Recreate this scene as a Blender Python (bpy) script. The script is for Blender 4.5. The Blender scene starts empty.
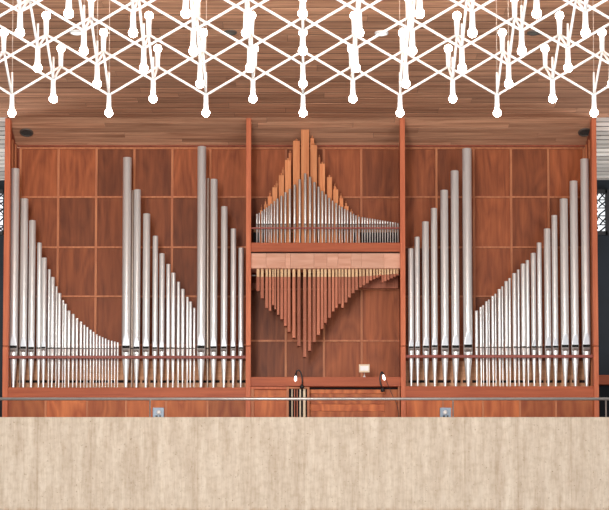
import bpy, math, random
from mathutils import Vector, Matrix
random.seed(7)
sc = bpy.context.scene
COL = sc.collection

# ------------------------------------------------------------------ camera
F = 1706.0; TH = math.atan(0.06); D0 = 21.1; ZC = 1.6
YP = 597 - F*math.tan(TH)
cd = bpy.data.cameras.new('camera'); cam = bpy.data.objects.new('camera', cd); COL.objects.link(cam)
cd.sensor_width = 36; cd.sensor_fit = 'HORIZONTAL'; cd.lens = F/609*36
cd.shift_y = (YP-255)/609; cd.clip_end = 200
cam.location = (0, -D0, ZC); cam.rotation_euler = (math.pi/2+TH, 0, 0)
sc.camera = cam
sc.view_settings.view_transform = 'Standard'; sc.view_settings.look = 'None'
sc.view_settings.exposure = 0.0; sc.view_settings.gamma = 1; sc.view_settings.use_curve_mapping = False

# ------------------------------------------------------------------ light
wd = bpy.data.worlds.new('hall_ambient'); sc.world = wd; wd.use_nodes = True
_n = wd.node_tree; _tc = _n.nodes.new('ShaderNodeTexCoord'); _sp = _n.nodes.new('ShaderNodeSeparateXYZ'); _rp = _n.nodes.new('ShaderNodeValToRGB')
_ng = _n.nodes.new('ShaderNodeMath'); _ng.operation = 'MULTIPLY'; _ng.inputs[1].default_value = -1
_n.links.new(_tc.outputs['Generated'], _sp.inputs[0]); _n.links.new(_sp.outputs['Y'], _ng.inputs[0]); _n.links.new(_ng.outputs[0], _rp.inputs[0])
# ambient shaped brighter in front and dimmer sideways, to darken the pipes' sides
_rp.color_ramp.elements[0].position = 0.30; _rp.color_ramp.elements[0].color = (0.42, 0.40, 0.39, 1)
_rp.color_ramp.elements[1].position = 0.95; _rp.color_ramp.elements[1].color = (1.0, 0.99, 0.98, 1)
_n.links.new(_rp.outputs[0], _n.nodes['Background'].inputs[0])
_n.nodes['Background'].inputs[1].default_value = 0.72
def area(name, loc, aim, w, h, power, col):
    l = bpy.data.lights.new(name, 'AREA'); l.shape = 'RECTANGLE'; l.size = w; l.size_y = h
    l.energy = power; l.color = col
    o = bpy.data.objects.new(name, l); COL.objects.link(o); o.location = loc
    o.rotation_euler = (Vector(aim)-Vector(loc)).to_track_quat('-Z', 'Y').to_euler()
area('front_fill_light', (-2.5, -16, 5.0), (0, 0, 5.6), 2.0, 5.5, 1150, (1.0, 0.97, 0.93))  # unseen softbox added in front to give the pipes a highlight stripe
area('front_fill_light', (7.0, -15, 5.2), (0, 0, 5.0), 2.2, 4.0, 300, (0.95, 0.97, 1.0))  # weaker softbox, also added, from the front right

for _s in (-1, 1):      # added lamps aimed upward to brighten the grey side slats
    area('slat_fill_light', (_s*5.6, 1.2, 5.2), (_s*4.2, 2.0, 7.6), 1.2, 1.2, 70, (0.97, 0.98, 1.0))
def W(px, py, Y):
    xr = (px-304.5)/F; yr = (YP-py)/F
    dy = math.cos(TH)-yr*math.sin(TH); dz = math.sin(TH)+yr*math.cos(TH)
    t = (Y+D0)/dy
    return xr*t, ZC+dz*t
def WX(px, py, Y): return W(px, py, Y)[0]
def WZ(py, Y): return W(304.5, py, Y)[1]
PX = 1/80.0

# ------------------------------------------------------------------ materials
def new_mat(name):
    m = bpy.data.materials.new(name); m.use_nodes = True
    nt = m.node_tree; return m, nt, nt.nodes['Principled BSDF']
def N(nt, t, **kw):
    n = nt.nodes.new(t)
    for k, v in kw.items(): setattr(n, k, v)
    return n
def wood(name, dark, light, scale=(14, 14, 1.2), rough=0.45, island=False, vary=0.25, flame=0.0, bump=0.05):
    m, nt, b = new_mat(name); L = nt.links.new
    tc = N(nt, 'ShaderNodeTexCoord'); mp = N(nt, 'ShaderNodeMapping'); mp.inputs['Scale'].default_value = scale
    rnd = N(nt, 'ShaderNodeNewGeometry').outputs['Random Per Island'] if island else N(nt, 'ShaderNodeObjectInfo').outputs['Random']
    off = N(nt, 'ShaderNodeVectorMath', operation='SCALE'); off.inputs[0].default_value = (37, 11, 23); L(rnd, off.inputs['Scale'])
    L(tc.outputs['Object'], mp.inputs['Vector'])
    ad = N(nt, 'ShaderNodeVectorMath', operation='ADD'); L(mp.outputs[0], ad.inputs[0]); L(off.outputs[0], ad.inputs[1])
    no = N(nt, 'ShaderNodeTexNoise'); no.inputs['Scale'].default_value = 1.0; no.inputs['Detail'].default_value = 6; no.inputs['Roughness'].default_value = 0.62; no.inputs['Distortion'].default_value = 0.6
    L(ad.outputs[0], no.inputs['Vector'])
    cr = N(nt, 'ShaderNodeValToRGB'); cr.color_ramp.elements[0].position = 0.3; cr.color_ramp.elements[1].position = 0.72
    cr.color_ramp.elements[0].color = (*dark, 1); cr.color_ramp.elements[1].color = (*light, 1)
    fac = no.outputs['Fac']
    if flame > 0:
        mp2 = N(nt, 'ShaderNodeMapping'); mp2.inputs['Scale'].default_value = (3.2, 3.2, 0.9)
        L(tc.outputs['Object'], mp2.inputs['Vector'])
        ad2 = N(nt, 'ShaderNodeVectorMath', operation='ADD'); L(mp2.outputs[0], ad2.inputs[0]); L(off.outputs[0], ad2.inputs[1])
        n2 = N(nt, 'ShaderNodeTexNoise'); n2.inputs['Scale'].default_value = 1.0; n2.inputs['Detail'].default_value = 1.5; L(ad2.outputs[0], n2.inputs['Vector'])
        mm = N(nt, 'ShaderNodeMath', operation='MULTIPLY'); mm.inputs[1].default_value = 7.0; L(n2.outputs['Fac'], mm.inputs[0])
        wv = N(nt, 'ShaderNodeMath', operation='PINGPONG'); wv.inputs[1].default_value = 0.5; L(mm.outputs[0], wv.inputs[0])
        m3 = N(nt, 'ShaderNodeMath', operation='MULTIPLY'); m3.inputs[1].default_value = 2.0; L(wv.outputs[0], m3.inputs[0]); wv = m3
        mx = N(nt, 'ShaderNodeMix'); mx.inputs['Factor'].default_value = flame; L(fac, mx.inputs['A']); L(wv.outputs[0], mx.inputs['B']); fac = mx.outputs['Result']
    L(fac, cr.inputs['Fac'])
    mr = N(nt, 'ShaderNodeMapRange'); mr.inputs['To Min'].default_value = 1-vary; mr.inputs['To Max'].default_value = 1+vary; L(rnd, mr.inputs['Value'])
    hs = N(nt, 'ShaderNodeHueSaturation'); L(cr.outputs[0], hs.inputs['Color']); L(mr.outputs[0], hs.inputs['Value'])
    L(hs.outputs[0], b.inputs['Base Color'])
    b.inputs['Roughness'].default_value = rough+0.1; b.inputs['Specular IOR Level'].default_value = 0.3
    if bump:
        bp = N(nt, 'ShaderNodeBump'); bp.inputs['Strength'].default_value = bump; bp.inputs['Distance'].default_value = 0.01; L(no.outputs['Fac'], bp.inputs['Height']); L(bp.outputs[0], b.inputs['Normal'])
    return m
def plain(name, col, rough=0.5, metal=0.0, noise=0.0, nscale=20, emit=None, estr=0.0, spec=None):
    m, nt, b = new_mat(name); L = nt.links.new
    b.inputs['Base Color'].default_value = (*col, 1); b.inputs['Roughness'].default_value = rough; b.inputs['Metallic'].default_value = metal
    if noise:
        tc = N(nt, 'ShaderNodeTexCoord'); no = N(nt, 'ShaderNodeTexNoise'); no.inputs['Scale'].default_value = nscale; no.inputs['Detail'].default_value = 5
        L(tc.outputs['Object'], no.inputs['Vector'])
        cr = N(nt, 'ShaderNodeValToRGB'); cr.color_ramp.elements[0].position = 0.3; cr.color_ramp.elements[1].position = 0.7
        cr.color_ramp.elements[0].color = (*[c*(1-noise) for c in col], 1); cr.color_ramp.elements[1].color = (*[min(1, c*(1+noise)) for c in col], 1)
        L(no.outputs['Fac'], cr.inputs['Fac']); L(cr.outputs[0], b.inputs['Base Color'])
    if emit:
        b.inputs['Emission Color'].default_value = (*emit, 1); b.inputs['Emission Strength'].default_value = estr
    if spec is not None: b.inputs['Specular IOR Level'].default_value = spec
    return m
def tin(name, col, rough, metal):
    m, nt, b = new_mat(name); L = nt.links.new
    tc = N(nt, 'ShaderNodeTexCoord'); mp = N(nt, 'ShaderNodeMapping'); mp.inputs['Scale'].default_value = (6, 6, 1.0)
    no = N(nt, 'ShaderNodeTexNoise'); no.inputs['Scale'].default_value = 1.2; no.inputs['Detail'].default_value = 2
    L(tc.outputs['Object'], mp.inputs[0]); L(mp.outputs[0], no.inputs['Vector'])
    cr = N(nt, 'ShaderNodeValToRGB'); cr.color_ramp.elements[0].position = 0.3; cr.color_ramp.elements[1].position = 0.7
    cr.color_ramp.elements[0].color = (*[c*0.95 for c in col], 1); cr.color_ramp.elements[1].color = (*col, 1)
    L(no.outputs['Fac'], cr.inputs['Fac']); L(cr.outputs[0], b.inputs['Base Color'])
    b.inputs['Roughness'].default_value = rough; b.inputs['Metallic'].default_value = metal
    return m
M = {}
M['panel'] = wood('stained_panel_veneer', (0.185, 0.044, 0.014), (0.39, 0.108, 0.036), (16, 16, 1.4), 0.42, vary=0.32, flame=0.16)
M['stile'] = wood('panel_frame_wood', (0.43, 0.135, 0.058), (0.64, 0.25, 0.11), (20, 20, 2), 0.4, vary=0.1)
M['post'] = wood('post_wood', (0.50, 0.12, 0.050), (0.70, 0.205, 0.092), (22, 22, 1.2), 0.42, vary=0.06)
M['beam'] = wood('beam_wood', (0.34, 0.070, 0.026), (0.50, 0.125, 0.046), (1.2, 20, 20), 0.42, vary=0.08)
M['rack'] = wood('rack_rail_wood', (0.26, 0.06, 0.045), (0.36, 0.11, 0.085), (1.2, 25, 25), 0.4, vary=0.05)
M['lower'] = wood('lower_panel_wood', (0.36, 0.080, 0.024), (0.60, 0.18, 0.056), (12, 12, 1.4), 0.42, vary=0.3, flame=0.3)
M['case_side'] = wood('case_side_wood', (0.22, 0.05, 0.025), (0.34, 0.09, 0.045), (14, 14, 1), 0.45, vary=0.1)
M['chest'] = wood('wind_chest_wood', (0.50, 0.24, 0.12), (0.74, 0.42, 0.25), (2, 20, 20), 0.55, vary=0.1)
M['pipewood'] = wood('orange_pipe_wood', (0.62, 0.20, 0.075), (0.86, 0.37, 0.16), (20, 20, 1.2), 0.5, vary=0.15)
M['hangwood'] = wood('hanging_pipe_wood', (0.36, 0.105, 0.056), (0.58, 0.21, 0.12), (20, 20, 1.2), 0.5, vary=0.2)
M['capwood'] = wood('pale_cap_wood', (0.62, 0.37, 0.19), (0.84, 0.60, 0.36), (20, 20, 2), 0.55, vary=0.15)
M['pinkboard'] = wood('pink_board_wood', (0.60, 0.28, 0.18), (0.80, 0.46, 0.33), (1.5, 20, 14), 0.5, vary=0.12)
M['ceil'] = wood('ceiling_board_wood', (0.36, 0.165, 0.092), (0.76, 0.42, 0.26), (0.9, 16, 16), 0.55, island=True, vary=0.22)
M['ceilgrey'] = wood('daylit_grey_slat_wood', (0.62, 0.54, 0.46), (0.85, 0.80, 0.74), (0.9, 16, 16), 0.6, island=True, vary=0.3)  # same flat ceiling; the daylit grey of its sides is put into the colour
M['backing'] = plain('ceiling_void', (0.03, 0.022, 0.018), 0.9, noise=0.2)
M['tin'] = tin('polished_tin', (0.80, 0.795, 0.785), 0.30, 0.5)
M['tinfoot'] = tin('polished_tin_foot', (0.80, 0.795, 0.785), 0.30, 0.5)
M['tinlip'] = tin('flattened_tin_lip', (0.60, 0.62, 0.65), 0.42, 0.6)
M['tinlow'] = tin('lower_lip_tin', (0.36, 0.35, 0.35), 0.45, 0.8)  # tin darkened to carry the lower lip's darker reflection
M['tinsmall'] = tin('grey_spotted_metal', (0.60, 0.58, 0.56), 0.36, 0.8)
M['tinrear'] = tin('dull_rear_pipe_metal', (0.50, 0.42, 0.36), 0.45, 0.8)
M['dark'] = plain('gap_shade', (0.012, 0.010, 0.010), 0.9, noise=0.2)  # near-black standing for shade in slots and under the beams
M['white'] = plain('white_enamel', (0.92, 0.91, 0.90), 0.4, noise=0.02)
M['bulb'] = plain('lit_frosted_bulb', (1, 1, 1), 0.3, emit=(1.0, 0.93, 0.84), estr=42)
M['cable'] = plain('thin_steel_cable', (0.75, 0.6, 0.5), 0.4, noise=0.05)
M['steel'] = plain('brushed_steel', (0.60, 0.58, 0.56), 0.35, 0.7, noise=0.08)
M['galv'] = plain('galvanised_box_metal', (0.24, 0.30, 0.37), 0.5, 0.3, noise=0.1)
M['black'] = plain('black_metal', (0.012, 0.012, 0.014), 0.45, noise=0.1)
M['navy'] = plain('dark_navy_wall_paint', (0.006, 0.010, 0.016), 0.8, noise=0.25, nscale=3)
M['pane'] = plain('daylit_pane', (0.9, 0.93, 0.95), 0.2, emit=(0.93, 0.97, 1.0), estr=1.0)
M['lampglass'] = plain('lit_lamp_glass', (1, 1, 1), 0.3, emit=(1.0, 0.95, 0.88), estr=3.0)
M['card'] = plain('cream_card', (0.82, 0.66, 0.47), 0.6, noise=0.05)
M['spotgrille'] = plain('dark_speaker_grille', (0.05, 0.055, 0.055), 0.6, noise=0.3, nscale=60)
M['spotrim'] = plain('dark_ring_metal', (0.10, 0.08, 0.065), 0.5, noise=0.1)
M['spotlit'] = plain('lit_downlight_disc', (0.95, 0.95, 0.95), 0.4, emit=(1, 0.98, 0.95), estr=1.2)
M['greyspot'] = plain('grey_green_disc', (0.16, 0.16, 0.14), 0.6, noise=0.2)
M['loft'] = wood('loft_floor_wood', (0.2, 0.1, 0.05), (0.35, 0.2, 0.1), (1, 10, 10), 0.5, vary=0.05)
def concrete():
    m, nt, b = new_mat('board_formed_concrete'); L = nt.links.new
    tc = N(nt, 'ShaderNodeTexCoord')
    def noise(scale, s, det=6, rough=0.6):
        mp = N(nt, 'ShaderNodeMapping'); mp.inputs['Scale'].default_value = scale; L(tc.outputs['Object'], mp.inputs[0])
        n = N(nt, 'ShaderNodeTexNoise'); n.inputs['Scale'].default_value = s; n.inputs['Detail'].default_value = det; n.inputs['Roughness'].default_value = rough
        L(mp.outputs[0], n.inputs['Vector']); return n.outputs['Fac']
    def ramp(f, p0, c0, p1, c1):
        r = N(nt, 'ShaderNodeValToRGB'); e = r.color_ramp.elements; e[0].position = p0; e[1].position = p1; e[0].color = (*c0, 1); e[1].color = (*c1, 1); L(f, r.inputs[0]); return r.outputs[0]
    def mul(a, c, f=1.0):
        x = N(nt, 'ShaderNodeMix', data_type='RGBA', blend_type='MULTIPLY'); x.inputs[0].default_value = f; L(a, x.inputs[6]); L(c, x.inputs[7]); return x.outputs[2]
    base = ramp(noise((5.5, 1, 0.75), 1.5), 0.32, (0.54, 0.44, 0.34), 0.66, (0.73, 0.635, 0.52))
    spots = ramp(noise((1, 1, 1), 14), 0.36, (0.86, 0.83, 0.79), 0.55, (1, 1, 1))
    fine = ramp(noise((30, 1, 3.0), 1.6), 0.30, (0.88, 0.85, 0.81), 0.55, (1, 1, 1))
    pit = ramp(noise((1, 1, 1.0), 38, 2), 0.26, (0.55, 0.47, 0.4), 0.33, (1, 1, 1))
    # board joints, dark thin vertical lines of the formwork
    sp = N(nt, 'ShaderNodeSeparateXYZ'); L(tc.outputs['Object'], sp.inputs[0])
    mt = N(nt, 'ShaderNodeMath', operation='PINGPONG'); mt.inputs[1].default_value = 0.31; L(sp.outputs['X'], mt.inputs[0])
    jn = ramp(mt.outputs[0], 0.004, (0.84, 0.80, 0.76), 0.012, (1, 1, 1))
    c = mul(mul(mul(mul(base, spots, 0.8), fine), pit, 0.8), jn, 0.55)
    # stained band low on the parapet
    ad = N(nt, 'ShaderNodeMath', operation='ADD'); L(sp.outputs['Z'], ad.inputs[0])
    sm = N(nt, 'ShaderNodeMath', operation='MULTIPLY'); L(noise((3, 1, 1), 2.5), sm.inputs[0]); sm.inputs[1].default_value = 0.12; L(sm.outputs[0], ad.inputs[1])
    st = ramp(ad.outputs[0], 0.055, (0.74, 0.62, 0.50), 0.105, (1, 1, 1))
    c = mul(c, st)
    L(c, b.inputs['Base Color']); b.inputs['Roughness'].default_value = 0.85
    bp = N(nt, 'ShaderNodeBump'); bp.inputs['Strength'].default_value = 0.25; bp.inputs['Distance'].default_value = 0.01
    L(noise((20, 1, 2), 2), bp.inputs['Height']); L(bp.outputs[0], b.inputs['Normal'])
    return m
M['concrete'] = concrete()

# ------------------------------------------------------------------ mesh helpers
class MB:
    def __init__(s): s.v = []; s.f = []; s.sm = []
    def add(s, vs, fs, smooth=False):
        o = len(s.v); s.v += [tuple(v) for v in vs]; s.f += [tuple(i+o for i in f) for f in fs]; s.sm += [smooth]*len(fs); return s
    def box(s, x0, x1, y0, y1, z0, z1):
        vs = [(x, y, z) for z in (z0, z1) for y in (y0, y1) for x in (x0, x1)]
        return s.add(vs, [(0, 2, 3, 1), (4, 5, 7, 6), (0, 1, 5, 4), (2, 6, 7, 3), (0, 4, 6, 2), (1, 3, 7, 5)])
    def tube(s, pts, r, n=8, cap=True, smooth=True):
        pts = [Vector(p) for p in pts]; rs = r if isinstance(r, (list, tuple)) else [r]*len(pts)
        vs = []; fs = []; a = None
        for i, p in enumerate(pts):
            d = (pts[min(i+1, len(pts)-1)]-pts[max(i-1, 0)]).normalized()
            if a is None:
                a = d.cross(Vector((0, 0, 1))) if abs(d.z) < 0.9 else d.cross(Vector((1, 0, 0)))
            a = (a-d*a.dot(d)).normalized(); b = d.cross(a)
            for k in range(n):
                t = 2*math.pi*k/n; vs.append(p+(a*math.cos(t)+b*math.sin(t))*rs[i])
        for i in range(len(pts)-1):
            for k in range(n):
                fs.append((i*n+k, i*n+(k+1) % n, (i+1)*n+(k+1) % n, (i+1)*n+k))
        s.add(vs, fs, smooth)
        if cap:
            o = len(s.v)-len(vs); s.f.append(tuple(o+k for k in reversed(range(n)))); s.f.append(tuple(o+(len(pts)-1)*n+k for k in range(n))); s.sm += [False, False]
        return s
    def lathe(s, prof, n=20, c=(0, 0, 0), smooth=True):
        vs = []; fs = []
        for r, z in prof:
            for k in range(n):
                t = 2*math.pi*k/n; vs.append((c[0]+r*math.cos(t), c[1]+r*math.sin(t), c[2]+z))
        for i in range(len(prof)-1):
            for k in range(n): fs.append((i*n+k, i*n+(k+1) % n, (i+1)*n+(k+1) % n, (i+1)*n+k))
        return s.add(vs, fs, smooth)
    def build(s, name, mat, parent=None, loc=(0, 0, 0), bevel=0):
        me = bpy.data.meshes.new(name); me.from_pydata(s.v, [], s.f); me.update()
        for p, q in zip(me.polygons, s.sm): p.use_smooth = q
        me.materials.append(mat)
        o = bpy.data.objects.new(name, me); COL.objects.link(o); o.location = loc
        if parent: o.parent = parent
        if bevel:
            b = o.modifiers.new('bevel', 'BEVEL'); b.width = bevel; b.segments = 2; b.limit_method = 'ANGLE'
        return o
def tag(o, label, cat, group=None):
    o['label'] = label; o['category'] = cat
    if group: o['group'] = group
    return o
def thing(name, label, cat, loc=(0, 0, 0), group=None):
    o = bpy.data.objects.new(name, None); COL.objects.link(o); o.location = loc; o.empty_display_size = 0.1
    return tag(o, label, cat, group)
def struct(o): o['kind'] = 'structure'; return o
ORD = ['', 'first', 'second', 'third', 'fourth', 'fifth', 'sixth', 'seventh', 'eighth', 'ninth', 'tenth', 'eleventh', 'twelfth', 'thirteenth', 'fourteenth', 'fifteenth', 'sixteenth', 'seventeenth', 'eighteenth', 'nineteenth', 'twentieth', 'twenty-first', 'twenty-second', 'twenty-third', 'twenty-fourth', 'twenty-fifth', 'twenty-sixth', 'twenty-seventh', 'twenty-eighth', 'twenty-ninth', 'thirtieth', 'thirty-first', 'thirty-second', 'thirty-third']

# ------------------------------------------------------------------ setting
ZCEIL = WZ(118, 0.0)
YB = 0.62                               # back of the case
XL = WX(5, 300, 0); XR = WX(598.5, 300, 0)
# ceiling: boards running across the hall
def boards(x0, x1, y0, y1, pitch, gap, zfun, th, minlen=1.2, maxlen=3.4):
    mb = MB(); y = y0
    while y < y1-1e-4:
        ye = min(y+pitch-gap, y1)
        x = x0+random.uniform(-2.5, 0)
        while x < x1:
            xe = x+random.uniform(minlen, maxlen)
            a, b = max(x, x0), min(xe-0.003, x1)
            if b-a > 0.02:
                z0, z1 = zfun(y), zfun(ye); dz = random.uniform(0, 0.003)
                vs = [(a, y, z0+dz), (b, y, z0+dz), (a, ye, z1+dz), (b, ye, z1+dz), (a, y, z0+th), (b, y, z0+th), (a, ye, z1+th), (b, ye, z1+th)]
                mb.add(vs, [(0, 2, 3, 1), (4, 5, 7, 6), (0, 1, 5, 4), (2, 6, 7, 3), (0, 4, 6, 2), (1, 3, 7, 5)])
            x = xe
        y += pitch
    return mb
ceiling = struct(boards(-8, 8, -9.03, 0.0, 0.21, 0.024, lambda y: ZCEIL, 0.005).build('ceiling', M['ceil']))
zb = WZ(147.5, YB)
inner = boards(XL+0.02, XR-0.02, 0.0, YB+0.02, 0.105, 0.006, lambda y: ZCEIL+(zb-ZCEIL)*y/YB, 0.01).build('case_soffit', M['ceil'], ceiling)
boards(XR, 8, 0.0, 3.3, 0.21, 0.04, lambda y: ZCEIL, 0.006).build('slat_field', M['ceilgrey'], ceiling)
boards(-8, XL, 0.0, 3.3, 0.21, 0.04, lambda y: ZCEIL, 0.006).build('slat_field', M['ceilgrey'], ceiling)
MB().box(-8, 8, -9, 3.3, ZCEIL+0.05, ZCEIL+0.15).build('ceiling_deck', M['backing'], ceiling)
# rear wall of the loft
YW = 3.2
wb = struct(MB().box(-8, 8, YW, YW+0.2, 3.0, ZCEIL+0.05).build('wall_back', M['navy']))
# loft floor and concrete parapet
ZPT = WZ(417, -1.35); ZFL = ZPT-1.0
struct(MB().box(-8, 8, -1.2, YW, ZFL-0.2, ZFL).build('floor', M['loft']))
zpb = WZ(530, -1.35)
pz = WZ(510, -1.35)-0.02
par = struct(MB().box(-8, 8, -1.35, -1.12, zpb-pz, ZPT-pz).build('wall_front', M['concrete'], loc=(0, 0, pz), bevel=0.008))

# lattice windows
def lattice_window(name, x0, x1, seed):
    rr = random.Random(seed); z0, z1 = WZ(233.5, YW-0.03), WZ(192, YW-0.03)
    w = struct(MB().box(x0, x1, YW-0.03, YW-0.01, z0, z1).build(name, M['pane']))
    mb = MB(); t = 0.028
    for a, b, c, d in ((x0-t, x0+t, z0-t, z1+t), (x1-t, x1+t, z0-t, z1+t), (x0, x1, z0-t, z0+t), (x0, x1, z1-t, z1+t)):
        mb.box(a, b, YW-0.07, YW-0.03, c, d)
    n = 5; h = (z1-z0)/n
    for i in range(n):
        za, zb_ = z0+h*i, z0+h*(i+1)
        k = max(2, round((x1-x0)/h)); ww = (x1-x0)/k
        for j in range(k):
            xa = x0+ww*j
            p = (xa+rr.uniform(0, .25)*ww, YW-0.05, za+rr.uniform(0, .2)*h); q = (xa+ww*rr.uniform(.75, 1), YW-0.05, zb_-rr.uniform(0, .2)*h)
            p2 = (xa+ww*rr.uniform(.75, 1), YW-0.05, za+rr.uniform(0, .3)*h); q2 = (xa+rr.uniform(0, .3)*ww, YW-0.05, zb_)
            mb.tube([p, q], 0.011, 4)
            if rr.random() < .75: mb.tube([p2, q2], 0.009, 4)
            mb.tube([q, (xa+ww, YW-0.05, za+h*.5)], 0.009, 4)
        mb.tube([(x0, YW-0.05, zb_+rr.uniform(-.1, .1)*h), (x1, YW-0.05, zb_+rr.uniform(-.1, .1)*h)], 0.009, 4)
    mb.build('window_lattice', M['black'], w)
lattice_window('window_1', WX(-22, 213, YW), WX(5.6, 213, YW), 3)
lattice_window('window_2', WX(579, 213, YW), WX(606.5, 213, YW), 8)
# wooden rail crossing the dark opening right of the organ
z0, z1 = WZ(384.5, 1.5), WZ(375, 1.5)
struct(MB().box(XR+0.01, XR+2.5, 1.5, 1.6, z0, z1).build('trim_1', M['beam'], bevel=0.004))
struct(MB().box(XR+0.001, XR+2.5, 1.6, 1.66, ZFL, z0+0.02).build('trim_2', M['navy']))

# ------------------------------------------------------------------ organ case
case = thing('organ_case', 'red-brown panelled wooden organ case standing behind the concrete parapet', 'organ case', (0, 0, ZFL))
def cb(name, mat, x0, x1, y0, y1, z0, z1, bevel=0.003, parent=None):
    o = MB().box(x0, x1, y0, y1, z0-ZFL, z1-ZFL).build(name, M[mat], parent or case, bevel=bevel)
    return o
posts = [(2.9, 8.3), (245.8, 250.8), (400.6, 405.6), (593.6, 598.4)]
px = []
for a, b in posts:
    x0, x1 = WX(a, 330, 0), WX(b, 330, 0); px.append((x0, x1))
    zs = WZ(346, 0)
    p = cb('post', 'post', x0, x1, 0, 0.10, zs+0.004, ZCEIL)
    cb('post_foot', 'post', x0, x1, 0.002, 0.10, ZFL, zs-0.004, parent=None)
    # partition running from the post to the back
    xm = (x0+x1)/2
    cb('side_wall', 'case_side', xm-0.012, xm+0.012, 0.10, YB, ZFL, ZCEIL, bevel=0)
# vertical strips seen on the end side walls
for s, xe in ((1, px[0][1]), (-1, px[3][0])):
    xm = (px[0][0]+px[0][1])/2+0.012 if s > 0 else (px[3][0]+px[3][1])/2-0.012
    for yy in (0.22, 0.45):
        a, b = sorted((xm, xm+s*0.02)); cb('side_stile', 'stile', a, b, yy, yy+0.05, ZFL, WZ(147, YB)-0.01, bevel=0.002)
# back panelling
cols = [20.5+37.95*i for i in range(6)] + [248.1, 285.9, 323.8, 361.3, 400.2, 436.5, 473.7, 511.0, 548.3, 585.2]
xs = [WX(c, 200, YB) for c in cols]
xs[0] = px[0][1]-0.02; xs[-1] = px[3][0]+0.02
xs_line = xs[:]; xs_line[0] = WX(20.5, 200, YB); xs_line[-1] = WX(584, 200, YB)
def zrows(rows): return [WZ(r, YB) for r in rows]
side_rows = zrows([148.5, 197.3, 247.5, 296.6, 345, 397])
mid_rows = zrows([148.5, 197.6, 247, 289.5, 341, 379])
hw = 0.0145
frame = {0: MB(), 1: MB(), 2: MB()}
for i in range(15):
    bay = 0 if i < 6 else (1 if i < 10 else 2)
    rows = mid_rows if bay == 1 else side_rows
    for j in range(5):
        za, zb2 = rows[j+1], rows[j]
        o = MB().box(-(xs_line[i+1]-xs_line[i])/2+0.001, (xs_line[i+1]-xs_line[i])/2-0.001, 0, 0.02, 0.001, zb2-za-0.001).build('back_panel', M['panel'], case, ((xs_line[i]+xs_line[i+1])/2, YB+random.choice((-0.004, 0.0, 0.004)), za-ZFL))
for bay, (i0, i1) in enumerate(((0, 6), (6, 10), (10, 15))):
    rows = mid_rows if bay == 1 else side_rows; fm = frame[bay]
    for i in range(i0, i1+1):
        x = xs_line[i]
        fm.box(x-hw, x+hw, YB-0.022, YB-0.004, rows[-1]-ZFL, rows[0]-ZFL)
    for z in rows:
        fm.box(xs_line[i0], xs_line[i1], YB-0.020, YB-0.003, z-hw*0.8-ZFL, z+hw*0.8-ZFL)
    fm.build('panel_frame', M['stile'], case)
cb('back_board', 'case_side', px[0][0]+0.03, px[3][1]-0.03, YB+0.025, YB+0.05, ZFL, WZ(146, YB))

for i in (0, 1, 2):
    cb('shadow_strip', 'case_side', px[i][1]-0.01, px[i+1][0]+0.01, YB-0.05, YB-0.025, WZ(147.6, YB), WZ(143.5, YB-0.05))  # brown strip added as the shadow above the back panels

# side bays: toe beam, wind chest, rack rail
def side_bay(a, b):
    xa, xb = px[a][1], px[b][0]
    ybm = 387.4 if a == 0 else 386.2
    zt = WZ(ybm, 0.02)
    cb('toe_beam', 'beam', xa, xb, 0.02, 0.32, WZ(397.5, 0.02), zt)
    zr = 357 if a == 0 else 356.2
    cb('rack_rail', 'rack', xa, xb, 0.055, 0.085, WZ(zr+1.4, 0.055), WZ(zr-1.4, 0.055))
    cb('wind_chest', 'chest', xa, xb, 0.40, 0.55, WZ(380, 0.40), WZ(361, 0.40), bevel=0.002)
    cb('wind_chest_foot', 'chest', xa, xb, 0.38, 0.55, zt-0.06, WZ(383, 0.40), bevel=0.002)
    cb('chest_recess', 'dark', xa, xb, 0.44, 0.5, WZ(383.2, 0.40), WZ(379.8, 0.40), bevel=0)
    mb = MB()      # spacer blocks in the slot
    x = xa+0.03
    while x < xb-0.05:
        mb.box(x, x+0.028, 0.395, 0.44, WZ(383.2, 0.40)-ZFL, WZ(379.8, 0.40)-ZFL); x += random.uniform(0.09, 0.14)
    mb.build('chest_spacer', M['chest'], case)
    # lower panels
    return xa, xb, zt
zt_l = side_bay(0, 1)[2]; zt_r = side_bay(2, 3)[2]
def lower(pxs, x_lo, x_hi):
    xx = [x_lo]+[WX(p, 408, 0.05) for p in pxs]+[x_hi]
    zt = WZ(397.6, 0.02); fm = MB()
    for i in range(len(xx)-1):
        w = xx[i+1]-xx[i]
        MB().box(-w/2+0.001, w/2-0.001, 0, 0.03, 0.0, zt-ZFL-0.001).build('lower_panel', M['lower'], case, ((xx[i]+xx[i+1])/2, 0.06, 0))
        if i: fm.box(xx[i]-0.012, xx[i]+0.012, 0.045, 0.062, 0, zt-ZFL)
    fm.build('lower_panel_frame', M['stile'], case)
lower([45.5, 87, 126, 166, 207.5], px[0][1], px[1][0])
lower([443, 483, 520, 556], px[2][1], px[3][0])

# centre bay
cx0, cx1 = px[1][1], px[2][0]
ZS = WZ(242.6, 0.03)
cb('centre_shelf', 'beam', cx0, cx1, 0.03, 0.42, WZ(251.6, 0.03), ZS)
cb('shelf_shadow_board', 'dark', cx0, cx1, 0.07, 0.40, WZ(253.2, 0.03), WZ(251.7, 0.03), bevel=0)
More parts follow.
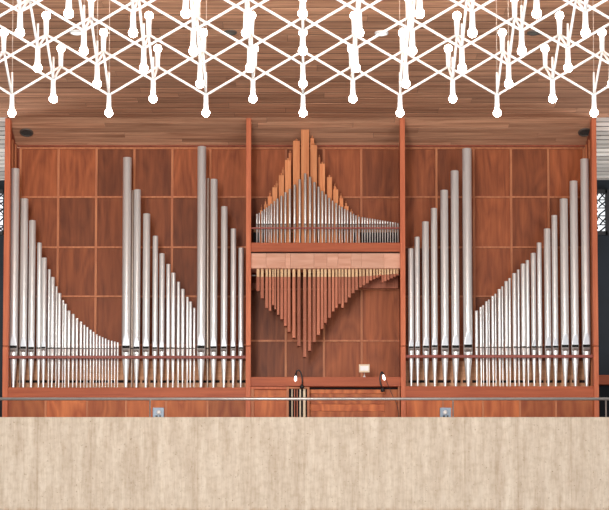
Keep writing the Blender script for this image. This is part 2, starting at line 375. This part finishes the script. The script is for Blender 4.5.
# pale chest boards under the shelf, in lengths
seams = [251, 266, 285.3, 290.5, 314, 327, 338, 351, 361.3, 384, 400.4]
zA, zB = WZ(268.3, 0.05), WZ(253.3, 0.05)
for i in range(len(seams)-1):
    a = cx0 if i == 0 else WX(seams[i], 260, 0.05); b = cx1 if i == len(seams)-2 else WX(seams[i+1], 260, 0.05)
    MB().box(0.0008, b-a-0.0008, 0, 0.30, 0, zB-zA).build('chest_board', M['pinkboard'], case, (a, 0.05, zA-ZFL), bevel=0.002)
cb('centre_rack_rail', 'rack', cx0, cx1, 0.085, 0.10, WZ(228.7, 0.085), WZ(227.2, 0.085), bevel=0.001)
cb('centre_chest', 'chest', cx0+0.02, cx1-0.02, 0.40, 0.50, ZS-0.02, WZ(229, 0.40))
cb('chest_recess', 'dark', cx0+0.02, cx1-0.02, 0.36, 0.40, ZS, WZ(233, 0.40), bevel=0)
cb('rear_board', 'hangwood', WX(362, 280, 0.5), cx1, 0.48, 0.52, WZ(288.3, 0.48), WZ(270, 0.48))
cb('rear_board', 'hangwood', cx0, WX(262, 280, 0.5), 0.48, 0.52, WZ(289, 0.48), WZ(283, 0.48))
# small brackets at the sides
for x0, x1 in ((cx0, cx0+0.06), (cx1-0.05, cx1)):
    mb = MB().tube([(x0, 0.2, WZ(275.5, 0.2)-ZFL), (x1, 0.2, WZ(275.5, 0.2)-ZFL)], 0.008, 8)
    mb.build('support_rod', M['steel'], case)
# beam above the console and what is under it
zc0, zc1 = WZ(386.3, 0.03), WZ(377, 0.03)
cb('console_beam', 'beam', cx0, cx1, 0.03, 0.20, zc0, zc1)
xg0, xg1 = WX(288.8, 400, 0.03), WX(309.5, 400, 0.03)
cb('console_panel', 'lower', cx0+0.035, xg0-0.02, 0.09, 0.11, ZFL, WZ(389, 0.03))
cb('console_rail', 'post', cx0, xg0, 0.05, 0.10, WZ(389, 0.03), WZ(386.4, 0.03), bevel=0.002)
cb('console_stile', 'stile', cx0, cx0+0.04, 0.05, 0.10, ZFL, WZ(389, 0.03), bevel=0.002)
cb('console_stile', 'stile', xg0-0.03, xg0, 0.04, 0.10, ZFL, WZ(386.4, 0.03), bevel=0.002)
cb('grille_frame', 'stile', xg1-0.03, xg1, 0.03, 0.10, ZFL, WZ(387, 0.03), bevel=0.002)
cb('grille_frame', 'stile', xg0, xg1-0.03, 0.03, 0.10, WZ(388.6, 0.03), WZ(387, 0.03), bevel=0.002)
cb('grille_back', 'dark', xg0, xg1-0.03, 0.09, 0.10, ZFL, WZ(388.6, 0.03), bevel=0)
for p, w, mt in ((292.0, 1.0, 'card'), (294.6, 1.0, 'hangwood'), (297.2, 1.2, 'hangwood'), (300.2, 1.4, 'card'), (304.3, 2.4, 'card')):
    x = WX(p, 400, 0.05); cb('grille_slat', mt, x-w*PX/2, x+w*PX/2, 0.05, 0.075, ZFL, WZ(388.7, 0.03), bevel=0.002)
# recess at right with horizontal boards
xr0 = xg1
for k, (ya, yb_) in enumerate(((389.5, 393.5), (393.7, 398.5), (398.7, 404), (404.2, 411), (411.2, 425))):
    cb('recess_board', 'lower', xr0, WX(384.5, 400, 0.16), 0.14+0.004*(k % 2), 0.17, WZ(yb_, 0.14), WZ(ya, 0.14), bevel=0.001)
cb('recess_board', 'lower', WX(384.5, 400, 0.16), cx1-0.03, 0.13, 0.17, ZFL, WZ(389.5, 0.14), bevel=0.001)
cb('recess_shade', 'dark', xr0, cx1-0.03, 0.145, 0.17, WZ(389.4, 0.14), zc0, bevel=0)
cb('console_stile', 'stile', cx1-0.03, cx1-0.012, 0.04, 0.10, ZFL, WZ(386.4, 0.03), bevel=0.002)

# ------------------------------------------------------------------ metal pipes
def pipe_meshes(r, zbot, zm, ztop, n, detail):
    """zbot foot tip, zm mouth, ztop open end; all local. returns dict of MBs"""
    A = math.radians(60); gap = max(0.010, r*0.65)
    def ring(z, rad, a=0.0, inward=0.0):
        out = []
        for k in range(n):
            t = 2*math.pi*k/n+math.pi/n
            x, y = rad*math.sin(t), -rad*math.cos(t)
            ph = abs((t+math.pi) % (2*math.pi)-math.pi)
            if a > 0 and ph < a: y = -rad*math.cos(a)-0.0+inward; 
            out.append((x, y, z))
        return out
    infront = [abs((2*math.pi*(k+1)/n+math.pi) % (2*math.pi)-math.pi) < A-0.01 for k in range(n)]
    body = MB(); lip = MB(); foot = MB(); low = MB()
    liph = min(r*2.6, (ztop-zm)*0.3)
    def skin(zs, target, tgt_lip, skipfront=False):
        rings = [ring(z, rad, a) for z, rad, a in zs]
        for i in range(len(rings)-1):
            a_mid = (zs[i][2]+zs[i+1][2])/2
            for k in range(n):
                k2 = (k+1) % n; tm = 2*math.pi*(k+1)/n; ph = abs((tm+math.pi) % (2*math.pi)-math.pi)
                q = [rings[i][k], rings[i][k2], rings[i+1][k2], rings[i+1][k]]
                if skipfront and infront[k]: continue
                tg = tgt_lip if (tgt_lip is not None and a_mid > 0 and ph < max(zs[i][2], zs[i+1][2])) else target
                tg.add(q, [(0, 1, 2, 3)], True)
    z1 = zm+gap
    if detail:
        zs = [(z1+liph*f, r, A*math.sqrt(max(0, 1-f))*(1 if f < 1 else 0)) for f in (0, .2, .4, .6, .8, .93, 1)]
    else:
        zs = [(z1, r, A), (z1+liph, r, 0)]
    zs.append((ztop-0.002, r, 0)); zs.append((ztop, r*0.99, 0)); zs.append((ztop, r*0.93, 0)); zs.append((ztop-0.25 if ztop-zm > 0.4 else ztop-0.03, r*0.93, 0))
    skin(zs, body, lip if detail else None)
    skin([(zm-0.001, r, A), (z1+0.001, r, A)], body, None, True)        # back of the mouth
    # foot
    lowh = r*1.0
    rt = max(0.30*r, 0.004)
    fz = [(zbot, rt, 0)]
    zc = zm-lowh
    fz += [(zc-(0.06*(zc-zbot)), r*0.96, 0)]
    if detail: fz += [(zc, r, 0), (zc+lowh*.25, r, A*.7), (zc+lowh*.6, r, A*.93), (zm, r, A)]
    else: fz += [(zm, r, A)]
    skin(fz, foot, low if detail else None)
    return body, lip, foot, low, gap
def weld(o):
    m = o.data; import bmesh
    bm = bmesh.new(); bm.from_mesh(m); bmesh.ops.remove_doubles(bm, verts=bm.verts, dist=1e-5)
    bm.normal_update(); bm.to_mesh(m); bm.free()
def metal_pipe(x, Y, w, zbot, zm, ztop, label, group, mats=('tin', 'tinlip', 'tinfoot', 'tinlow')):
    r = w*PX/2; detail = w >= 5.0; n = 28 if detail else (16 if w > 3 else 12)
    t = thing('organ_pipe', label, 'organ pipe', (x, Y, zbot), group)
    b, l, f, lo, gap = pipe_meshes(r, 0, zm-zbot, ztop-zbot, n, detail)
    weld(b.build('body', M[mats[0]], t)); weld(f.build('foot', M[mats[2]], t))
    if detail:
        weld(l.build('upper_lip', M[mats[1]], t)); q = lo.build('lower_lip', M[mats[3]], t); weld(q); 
    lg = MB(); zz = zm-zbot
    A = math.radians(60)
    pts = [(0.9*r*math.sin(2*math.pi*k/n+math.pi/n), max(-0.9*r*math.cos(2*math.pi*k/n+math.pi/n), -0.05*r)) for k in range(n)]
    lg.add([(a, c, zz-0.004) for a, c in pts]+[(a, c, zz+gap+0.006) for a, c in pts], [tuple(range(n)), tuple(range(2*n-1, n-1, -1))]+[(k, (k+1) % n, n+(k+1) % n, n+k) for k in range(n)])
    lg.build('mouth', M['dark'], t)  # near-black plug standing for the shade inside the hollow pipe
    return t

A_ = [(13.9, 8.3, 169), (23.7, 7.0, 199), (31.6, 6.7, 220.8), (38.9, 4.6, 243), (43.8, 5.2, 258), (48.9, 3.2, 269.5), (52.4, 4.4, 277.3), (56.3, 2.6, 286.5), (59.3, 3.7, 293.3), (63.0, 2.4, 300.3), (65.3, 3.2, 304), (69.0, 3.2, 310.8), (73.2, 3.3, 314.3), (77.0, 2.8, 318.3), (81.0, 2.9, 321.8), (84.5, 2.3, 325), (87.4, 2.4, 327.2), (90.7, 2.4, 329.8), (93.8, 2.3, 332), (96.8, 2.2, 334.5), (99.8, 2.2, 336), (102.8, 2.1, 337.3), (105.8, 2.1, 338.6), (108.7, 2.0, 340), (111.9, 2.0, 340.8), (114.9, 2.0, 341.6), (117.9, 2.0, 342.4)]
B_ = [(126.3, 8.7, 158), (136.7, 7.0, 190), (146.1, 7.2, 214), (155.0, 5.4, 236.2), (161.8, 5.3, 253.7), (168.1, 3.9, 264.3), (173.1, 4.4, 273), (178.3, 3.2, 282), (182.7, 3.7, 289.2), (187.3, 2.7, 297), (190.4, 3.1, 301.8), (194.2, 2.4, 308)]
C_ = [(201.2, 8.7, 147), (213.6, 7.2, 179.5), (224.0, 6.6, 206.8), (233.2, 5.4, 229), (240.9, 5.0, 248)]
D_ = [(411, 5.5, 248.8), (417.4, 5.1, 237.2), (425.8, 6.8, 222), (434.5, 6.4, 208.6), (444.8, 7.8, 190.6), (455.4, 8.0, 171.2), (467.8, 9.4, 149)]
E_ = [(476.5, 3.3, 310.8), (480.9, 2.9, 307.3), (483.2, 2.2, 305.3), (486.6, 2.9, 301.6), (489.0, 2.2, 299.9), (492.8, 3.2, 296.2), (495.6, 2.3, 294), (499.5, 3.6, 289.3), (502.5, 2.5, 286.6), (506.5, 3.9, 281.4), (509.8, 2.8, 278.3), (514.6, 4.2, 273.4), (518.7, 3.0, 269.7), (523.5, 4.7, 264), (527.9, 3.4, 260.4), (533.7, 5.0, 253.3), (539.7, 4.7, 242.9), (547.8, 6.6, 229), (555.2, 5.9, 215.6), (564.8, 8.0, 199.2), (574.8, 7.8, 181.4), (586.1, 8.6, 159.4)]
def row(L, zt, mouth_y, fmt, group, back_idx=()):
    for i, (p, w, top) in enumerate(L):
        r = w*PX/2
        Y = 0.165 if i not in back_idx else 0.225
        Y = max(Y, 0.09+r+0.004)
        my = mouth_y+random.uniform(-0.5, 0.5) if w > 5 else mouth_y
        metal_pipe(WX(p, 320, Y), Y, w, zt, WZ(my+0.9, Y), WZ(top, Y), fmt(i), group)
nA, nE = len(A_), len(E_)
row(A_, zt_l, 348, lambda i: 'widest tall silver pipe right beside the outer left post' if i == 0 else ('shortest silver pipe ending the falling row of the left bay' if i == nA-1 else 'silver pipe in the left bay, %s from the outer left post, row falling rightward' % ORD[i+1]), 'silver pipes falling away from the left post', (5, 7, 9))
row(B_, zt_l, 348, lambda i: 'tall wide silver pipe just left of the middle of the left bay' if i == 0 else ('silver pipe, %s of twelve in the falling row in the middle of the left bay' % ORD[i+1]), 'silver pipes falling in the middle of the left bay', ())
row(C_, zt_l, 348, lambda i: 'tallest silver pipe of the left bay, leading the last five' if i == 0 else ('silver pipe, %s of the five tall ones next to the post left of centre' % ORD[i+1]), 'five tall silver pipes at the right of the left bay')
row(D_, zt_r, 347, lambda i: 'tallest widest silver pipe of the right bay, left of the short ones' if i == 6 else ('silver pipe, %s from the post right of the centre bay, row rising rightward' % ORD[i+1]), 'seven silver pipes rising at the left of the right bay')
row(E_, zt_r, 347, lambda i: 'shortest silver pipe of the right bay, beside its tallest pipe' if i == 0 else ('tall wide silver pipe right beside the outer right post' if i == nE-1 else 'silver pipe in the right bay, %s from the outer right post, row rising rightward' % ORD[nE-i]), 'silver pipes rising towards the right post', (2, 4, 6, 8, 10, 12))
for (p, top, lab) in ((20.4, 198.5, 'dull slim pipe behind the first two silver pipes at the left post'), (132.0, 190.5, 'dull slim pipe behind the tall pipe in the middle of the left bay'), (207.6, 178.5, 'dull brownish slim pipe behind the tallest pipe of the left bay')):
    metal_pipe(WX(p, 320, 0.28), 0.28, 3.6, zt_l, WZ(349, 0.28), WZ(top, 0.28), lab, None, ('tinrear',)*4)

# centre bay, small tin pipes on the shelf
T_ = [(256.9, 1.9, 214), (259.3, 1.5, 213), (262.0, 1.6, 211.5), (264.3, 1.9, 209.5), (266.7, 2.0, 207.7), (269.0, 1.6, 206), (271.3, 2.2, 204), (274.4, 1.8, 201.2), (277.4, 2.3, 198.8), (281.3, 2.4, 196), (285.3, 2.5, 192.5), (289.8, 2.6, 189), (294.6, 2.7, 184.8), (299.7, 2.8, 179.6), (305.2, 2.9, 173.7), (310.0, 2.8, 177.1), (314.5, 2.7, 182.3), (318.6, 2.6, 187), (322.3, 2.5, 191.2), (325.8, 2.4, 194.7), (329.3, 2.3, 198), (332.6, 2.1, 200.8), (336.2, 2.2, 203.2), (339.4, 1.9, 205.5), (342.0, 2.0, 207), (344.8, 1.9, 209), (347.5, 1.9, 210.3), (350.8, 1.9, 212), (353.5, 1.8, 214), (356.0, 1.8, 215.5), (359.0, 2.0, 217)]
x = 362.3
while x < 398.3:
    T_.append((x, 1.7, 217.2+(x-362)*0.165)); x += 2.55
nT = len(T_); mid = 14
for i, (p, w, top) in enumerate(T_):
    Y = 0.135 if i % 2 == 0 or i > 29 else 0.15
    if i == mid: lab = 'tallest small tin pipe in the middle of the centre bay shelf'
    elif i < mid: lab = 'small tin pipe on the centre shelf, %s left of the tallest one' % ORD[mid-i]
    else: lab = 'small tin pipe on the centre shelf, %s right of the tallest one' % (ORD[i-mid] if i-mid < 31 else ORD[i-mid])
    metal_pipe(WX(p, 230, Y), Y, w, ZS, WZ(224.6, Y), WZ(top, Y), lab, 'small tin pipes on the centre shelf', ('tinsmall',)*4)

# upright wooden pipes behind them
def box_pipe(name, xa, xb, Y0, dep, z0, z1, label, group, mat, knob=True):
    t = thing(name, label, 'organ pipe', ((xa+xb)/2, Y0, z0), group); w = (xb-xa)/2
    MB().box(-w, w, 0, dep, 0, z1-z0).build('body', M[mat], t, bevel=0.0015)
    if knob:
        h = z1-z0
        MB().lathe([(0.0, h-0.001), (w*.22, h-0.001), (w*.22, h+0.012), (w*.36, h+0.016), (w*.36, h+0.026), (w*.2, h+0.032), (0.0005, h+0.033)], 10, (0, dep/2, 0)).build('stopper_knob', M[mat], t)
    return t
UW = [(260.0, 262.6, 210, .24), (264, 267.4, 204.3, .24), (267.8, 272.0, 196.2, .24), (272.4, 277.2, 187.2, .24), (278.8, 284.0, 175, .24), (285.0, 291.0, 160, .24), (293.0, 299.8, 140.7, .24), (301.0, 309.1, 128, .24), (310.4, 317.0, 144.8, .24), (319.7, 325.0, 163.6, .24), (327.0, 332.0, 177, .24), (333.2, 338.2, 189.3, .24), (339.4, 343.2, 198.2, .24), (344.3, 348.5, 206, .24), (349.6, 352.8, 211.3, .24), (356, 360, 217, .24)]
mid = 7
for i, (a, b, top, Y) in enumerate(UW):
    if i == mid: lab = 'tallest orange wooden pipe, standing at the middle of the centre bay'
    else: lab = 'orange wooden pipe in the centre bay, %s step %s of the tallest, front rank' % (ORD[abs(i-mid)], 'left' if i < mid else 'right')
    box_pipe('wooden_pipe', WX(a, 200, Y), WX(b, 200, Y), Y, min((b-a)*PX, 0.075), ZS, WZ(top, Y), lab, 'orange wooden pipes, front rank', 'pipewood', i != mid)
RW = [(261, 262.0, 206.8), (264.8, 266.2, 201.3), (269.2, 270.9, 193), (275.6, 278.2, 183), (281.8, 284.4, 169.4), (288.7, 291.4, 152.8), (310.4, 314.0, 138), (318.4, 320.2, 157), (333.8, 335.8, 186), (340, 342, 195.4), (345, 347, 203)]
names = ['seventh', 'sixth', 'fifth', 'fourth', 'third', 'second', 'first', 'second', 'fourth', 'fifth', 'sixth']
for i, (a, b, top) in enumerate(RW):
    Y = 0.325
    box_pipe('wooden_pipe', WX(a, 200, Y), WX(b, 200, Y), Y, 0.025, ZS, WZ(top, Y), 'slim wooden pipe peeking out behind the %s step %s of the tallest wooden pipe' % (names[i], 'left' if i < 6 else 'right'), 'slim wooden pipes, rear rank', 'pipewood')

# hanging wooden pipes
H_ = [(258, 291), (262.2, 298.3), (266.7, 307.8), (270.0, 310.6), (273.0, 305), (275.2, 309.2), (278.2, 314.7), (281.8, 319.2), (285.4, 326), (289.0, 331.8), (293.9, 337.7), (298.9, 346), (304.7, 357), (309.6, 350.8), (314.1, 342), (318.3, 335), (322.0, 328.7), (325.4, 323), (329.4, 317.8), (333.1, 311.3), (336.4, 307.8), (339.5, 303.8), (342.5, 307.6), (345.9, 302.5), (349.3, 297.4), (353.0, 293), (356.6, 290), (360.3, 287.4), (363.7, 285.4), (367.3, 283), (370.8, 280.3), (374.2, 279), (377.2, 277.6), (379.9, 276), (382.6, 282.4), (385.3, 281.1), (388.2, 279.8), (391.3, 278.2), (394.4, 276.8), (397.4, 275.2)]
mid = 12; zt = WZ(269.0, 0.12)
for i, (p, bot) in enumerate(H_):
    nxt = [abs(H_[j][0]-p) for j in (i-1, i+1) if 0 <= j < len(H_)]
    w = min(min(nxt)*0.80, 3.1)*PX; x = WX(p, 300, 0.12); Y = 0.10
    zbm = WZ(bot, Y); capb = WZ(276.8 if i < 25 else 276.8-(i-25)*0.22, Y)
    if i > 29: capb = max(capb, zbm+0.02)
    if i == mid: lab = 'longest hanging wooden pipe under the centre shelf, its foot the lowest'
    else: lab = 'hanging wooden pipe under the centre shelf, %s %s of the longest' % (ORD[abs(i-mid)], 'left' if i < mid else 'right')
    t = thing('hanging_pipe', lab, 'organ pipe', (x, Y, zbm), 'wooden pipes hanging under the centre shelf')
    dp = 0.11 if 3 < i < 24 else 0.05
    MB().box(-w/2, w/2, 0, dp, 0, capb-zbm).build('body', M['hangwood'], t, bevel=0.0015)
    MB().box(-w/2+0.002, w/2-0.002, 0.002, dp, capb-zbm, zt-zbm).build('pale_cap', M['capwood'], t, bevel=0.0015)
    MB().tube([(0, dp/2, zt-zbm), (0, dp/2, zA-zbm+0.004)], w*0.28, 8).build('foot', M['capwood'], t)

# ------------------------------------------------------------------ chandelier
S = 0.9; ct = math.cos(TH); stn = math.sin(TH)
XC = -1.5*S/97
da = S*F/97; zd = 502/97*S*ct; zu = 531/97*S*ct; Ya = (da-zd*stn)/ct-D0
ch = thing('chandelier', 'huge white tubular space-frame chandelier with bare glowing bulbs under the ceiling', 'chandelier', (XC, Ya, ZC+zd))
def proj(x, Y, z):
    y_ = Y+D0; z_ = z-ZC; d = y_*ct+z_*stn; u = z_*ct-y_*stn
    return 304.5+F*x/d, YP-F*u/d
down, up = {}, {}
for n in range(0, 8):
    for k in range(-12, 13):
        x = k*S/2; dn = (k+n) % 2 == 0
        y = -n*S/2; z = 0 if dn else zu-zd
        q = proj(x+XC, Ya+y, ZC+zd+z)
        if -70 < q[0] < 680: (down if dn else up)[(k, n)] = (Vector((x, y, z)), q)
r_t = 0.0112
LEN = 22/97*S
def sock_mb(sgn):
    mb = MB(); z0, z1 = 0.0, sgn*LEN*0.70
    mb.lathe([(0.0001, sgn*-0.006), (0.017, sgn*-0.006), (0.021, 0.004*sgn), (0.0225, z1*0.5), (0.026, z1*0.9), (0.024, z1), (0.0001, z1)], 14); return mb
def bulb_mb(sgn):
    mb = MB(); zc = sgn*LEN*0.83; R = 0.0365; pr = []
    for i in range(15):
        a = -math.pi/2+math.pi*i/14; pr.append((max(R*math.cos(a), 0.0001), zc+sgn*R*math.sin(a)))
    pr[1] = (0.018, sgn*LEN*0.68); pr[0] = (0.0001, sgn*LEN*0.68); mb.lathe(pr, 20); return mb
nodes = [(d, q, -1, k) for k, (d, q) in down.items()]+[(d, q, 1, k) for k, (d, q) in up.items()]
def vis(q, sgn): 
    yb_ = q[1]-sgn*16; x = q[0]
    dx = max(0, -x, x-609); dy = max(0, -yb_)
    return dx+dy-q[1]*0.001
nodes.sort(key=lambda t: vis(t[1], t[2]))
sm = {s: None for s in (-1, 1)}
rest_s, rest_b = MB(), MB()
for i, (p, q, sgn, key) in enumerate(nodes):
    if i < 98:
        if sm[sgn] is None:
            s = sock_mb(sgn).build('socket', M['white'], ch, p); b = bulb_mb(sgn).build('bulb', M['bulb'], s); sm[sgn] = (s, b)
        else:
            s = sm[sgn][0].copy(); COL.objects.link(s); s.parent = ch; s.location = p
            b = sm[sgn][1].copy(); COL.objects.link(b); b.parent = s
    else:
        for mbs, tgt in ((sock_mb(sgn), rest_s), (bulb_mb(sgn), rest_b)):
            tgt.add([Vector(v)+p for v in mbs.v], mbs.f, True)
if rest_s.v:
    o = rest_s.build('sockets', M['white'], ch); o['kind'] = 'stuff'; o = rest_b.build('bulbs', M['bulb'], ch); o['kind'] = 'stuff'
struts = []
for (k, n), (p, q) in down.items():
    for dk, dn in ((-1, 0), (1, 0), (0, -1), (0, 1)):
        if (k+dk, n+dn) in up:
            p2, q2 = up[(k+dk, n+dn)]
            vx = [min(max(v[0], 0), 609) for v in (q, q2)]; vy = [max(v[1], 0) for v in (q, q2)]
            full = math.dist(q, q2); v = math.hypot(vx[0]-vx[1], vy[0]-vy[1]) if max(q[1], q2[1]) > 0 else 0
            struts.append((-v, p, p2))
struts.sort(key=lambda t: t[0]); rest = MB()
for i, (v, a, b) in enumerate(struts):
    if i < 98:
        m = MB().tube([Vector((0, 0, 0)), b-a], r_t, 8); m.build('strut', M['white'], ch, a)
    else: rest.tube([a, b], r_t, 8)
o = rest.build('struts', M['white'], ch); o['kind'] = 'stuff'
zce = ZCEIL-(ZC+zd)
hr = None
for (k, n), (p, q) in down.items():
    if q[1] < -20: continue
    if hr is None: hr = MB().tube([(0, 0, 0.0), (0, 0, 23/97*S)], 0.0095, 8).build('stem', M['white'], ch, p)
    else:
        c = hr.copy(); COL.objects.link(c); c.parent = ch; c.location = p
for (k, n), (p, q) in down.items():
    if n % 2 == 0 and q[1] > -20:
        MB().tube([(0, 0, 23/97*S), (0, 0, zce)], 0.0022, 6).build('cable', M['cable'], ch, p)

# ------------------------------------------------------------------ ceiling discs
def ceil_disc(px_, py_, wpx, mats, label, cat, name, zf=0.0):
    # distance at which the ceiling plane meets this pixel
    d = (ZCEIL-ZC)*F/((597-py_)*ct); Y = (d-(ZCEIL-ZC)*stn)/ct-D0
    z = ZCEIL
    if Y > 0: 
        for _ in range(40):
            z = 0.7*z+0.3*(ZCEIL+(zb-ZCEIL)*max(Y, 0)/YB); d = (z-ZC)*F/((597-py_)*ct); Y = (d-(z-ZC)*stn)/ct-D0
    x = WX(px_, py_, Y); r = wpx/2*d/F
    t = thing(name, label, cat, (x, Y, z))
    if Y > 0: t.rotation_euler.x = math.atan2(zb-ZCEIL, YB)
    MB().lathe([(r*0.80, -0.004), (r*0.82, -0.018), (r, -0.012), (r*1.0, 0.004)], 28).build('trim_ring', M[mats[0]], t)
    MB().lathe([(0.0001, -0.008), (r*0.5, -0.009), (r*0.81, -0.006)], 28).build(mats[2], M[mats[1]], t)
zb = WZ(147.5, YB)
ceil_disc(26.5, 132.3, 13.5, ('spotrim', 'spotgrille', 'grille'), 'dark round ceiling speaker above the left bay, near the outer left post', 'ceiling speaker', 'ceiling_speaker')
ceil_disc(584.8, 132.0, 13.5, ('spotrim', 'spotgrille', 'grille'), 'dark round ceiling speaker above the right bay, near the outer right post', 'ceiling speaker', 'ceiling_speaker')
ceil_disc(76.5, 32, 13.5, ('white', 'spotlit', 'lens'), 'lit white round downlight in the ceiling above the left bay', 'downlight', 'downlight')
ceil_disc(381.5, 32.8, 13.5, ('white', 'spotlit', 'lens'), 'lit white round downlight in the ceiling, above and right of the centre bay', 'downlight', 'downlight')
ceil_disc(230.5, 32, 13, ('spotrim', 'greyspot', 'lens'), 'unlit dark grey downlight in the ceiling left of the centre bay', 'downlight', 'downlight')
ceil_disc(533.5, 32.5, 13, ('spotrim', 'greyspot', 'lens'), 'unlit dark grey downlight in the ceiling above the right bay', 'downlight', 'downlight')

# ------------------------------------------------------------------ guard rail
YR = -0.95
gr = thing('guard_rail', 'thin grey metal guard rail running along behind the concrete parapet', 'guard rail', (0, YR, ZFL))
zr = WZ(398.9, YR)-ZFL
MB().tube([(-4.6, 0, zr), (4.6, 0, zr)], 0.0175, 12).build('rail', M['steel'], gr)
for p in (-150, 150, 453, 606, 760):
    x = WX(p, 408, YR)
    MB().tube([(x, 0, 0), (x, 0, zr-0.01)], 0.009, 10).build('rail_post', M['steel'], gr)
# small metal boxes on the parapet
for p, lab, s in ((158.3, 'small galvanised metal socket box beside the left rail post', 1), (445.6, 'small galvanised metal socket box beside the right rail post', -1)):
    YJ = -1.02; z0 = WZ(420, YJ); z1 = WZ(407.5, YJ); hw_ = 5.6/F*(YJ+D0)
    t = thing('socket_box', lab, 'socket box', (WX(p, 412, YJ), YJ, ZFL))
    z0 -= ZFL; z1 -= ZFL
    MB().tube([(0, 0.03, 0), (0, 0.03, z0+0.01)], 0.012, 8).build('conduit', M['steel'], t)
    MB().box(-hw_, hw_, 0, 0.06, z0, z1).build('body', M['galv'], t, bevel=0.004)
    MB().box(-hw_*.62, hw_*.62, -0.004, 0.0, z0+0.02, z1-0.02).build('faceplate', M['galv'], t, bevel=0.001)
    q = MB()
    q.lathe([(0.0001, 0), (0.022, 0), (0.026, -0.006), (0.0001, -0.010)], 16)
    q.v = [(a+0.005*s, c2-0.006, b+(z0+z1)/2+0.015) for a, b, c2 in [(v[0], v[1], v[2]) for v in q.v]]
    q.build('dial', M['white'], t)
    k = MB(); k.box(-hw_*.5, -hw_*.1, -0.012, -0.004, z0+0.03, z0+0.055); k.box(hw_*.2, hw_*.5, -0.012, -0.004, z0+0.03, z0+0.055)
    k.build('outlet', M['black'], t)

# ------------------------------------------------------------------ console lamps and card
def P3(px_, py_, Y, o): 
    x, z = W(px_, py_, Y); return Vector((x, Y, z))-o
def goose(base, pts, head, label, extra=None):
    YL = -0.03; o = Vector((WX(base[0], base[1], YL), YL, WZ(base[1], YL)))
    t = thing('gooseneck_lamp', label, 'lamp', o)
    MB().lathe([(0.0001, 0), (0.026, 0), (0.024, 0.02), (0.014, 0.05), (0.008, 0.055)], 14).build('base', M['black'], t)
    P = [P3(a, b, YL, o) for a, b in pts]
    MB().tube(P, 0.009, 8).build('neck', M['black'], t)
    a, b = P3(*head[0], YL, o), P3(*head[1], YL, o); m = a.lerp(b, 0.35)
    MB().tube([a, m], [0.010, 0.017], 12).build('shade', M['black'], t)
    MB().tube([m, m.lerp(b, .35), m.lerp(b, .8), b], [0.010, 0.016, 0.016, 0.006], 12).build('bulb', M['lampglass'], t)
    # bracket that carries the base on the console beam
    MB().box(-0.012, 0.012, -0.0, 0.064, 0.0, 0.012).build('bracket', M['black'], t)
    if extra: MB().tube([P3(c, d, YL, o) for c, d in extra], 0.0035, 6).build('cord', M['black'], t)
goose((302.0, 388.2), [(302.2, 385), (302.3, 381), (301.8, 376), (300.6, 372), (298.5, 370), (296.9, 370.8), (296.0, 373.5)], ((295.9, 373.2), (295.4, 381.3)), 'black gooseneck lamp with lit bulb arching over the slatted grille')
goose((382.6, 391.6), [(382.2, 388), (380.6, 384), (379.8, 379), (380.4, 374.5), (381.6, 371.8), (382.5, 372.3)], ((382.2, 372), (384.6, 380.2)), 'black gooseneck lamp with lit bulb at the right end of the console beam', [(385.5, 378.5), (387.5, 384), (390, 390), (393.0, 396.5), (396.3, 403), (398.2, 411), (398.8, 418)])
YC = 0.10; zc_ = zc1
t = thing('music_card_stand', 'small cream card on a short stand on the console beam, left of right lamp', 'card stand', (WX(364.3, 377, YC), YC, zc_))
zz0, zz1 = WZ(372.3, YC)-zc_, WZ(364.3, YC)-zc_
MB().box(-0.066, 0.066, 0, 0.012, zz0, zz1).build('card', M['card'], t, bevel=0.002)
MB().box(-0.052, 0.052, -0.002, 0, zz0+0.02, zz1-0.02).build('card_face', M['white'], t)
MB().tube([(0, 0.006, 0.0), (0, 0.006, zz0)], 0.005, 8).build('stem', M['steel'], t)
MB().lathe([(0.0001, 0), (0.018, 0), (0.016, 0.012), (0.006, 0.03), (0.0001, 0.032)], 14, (0, 0.006, 0)).build('foot', M['white'], t)
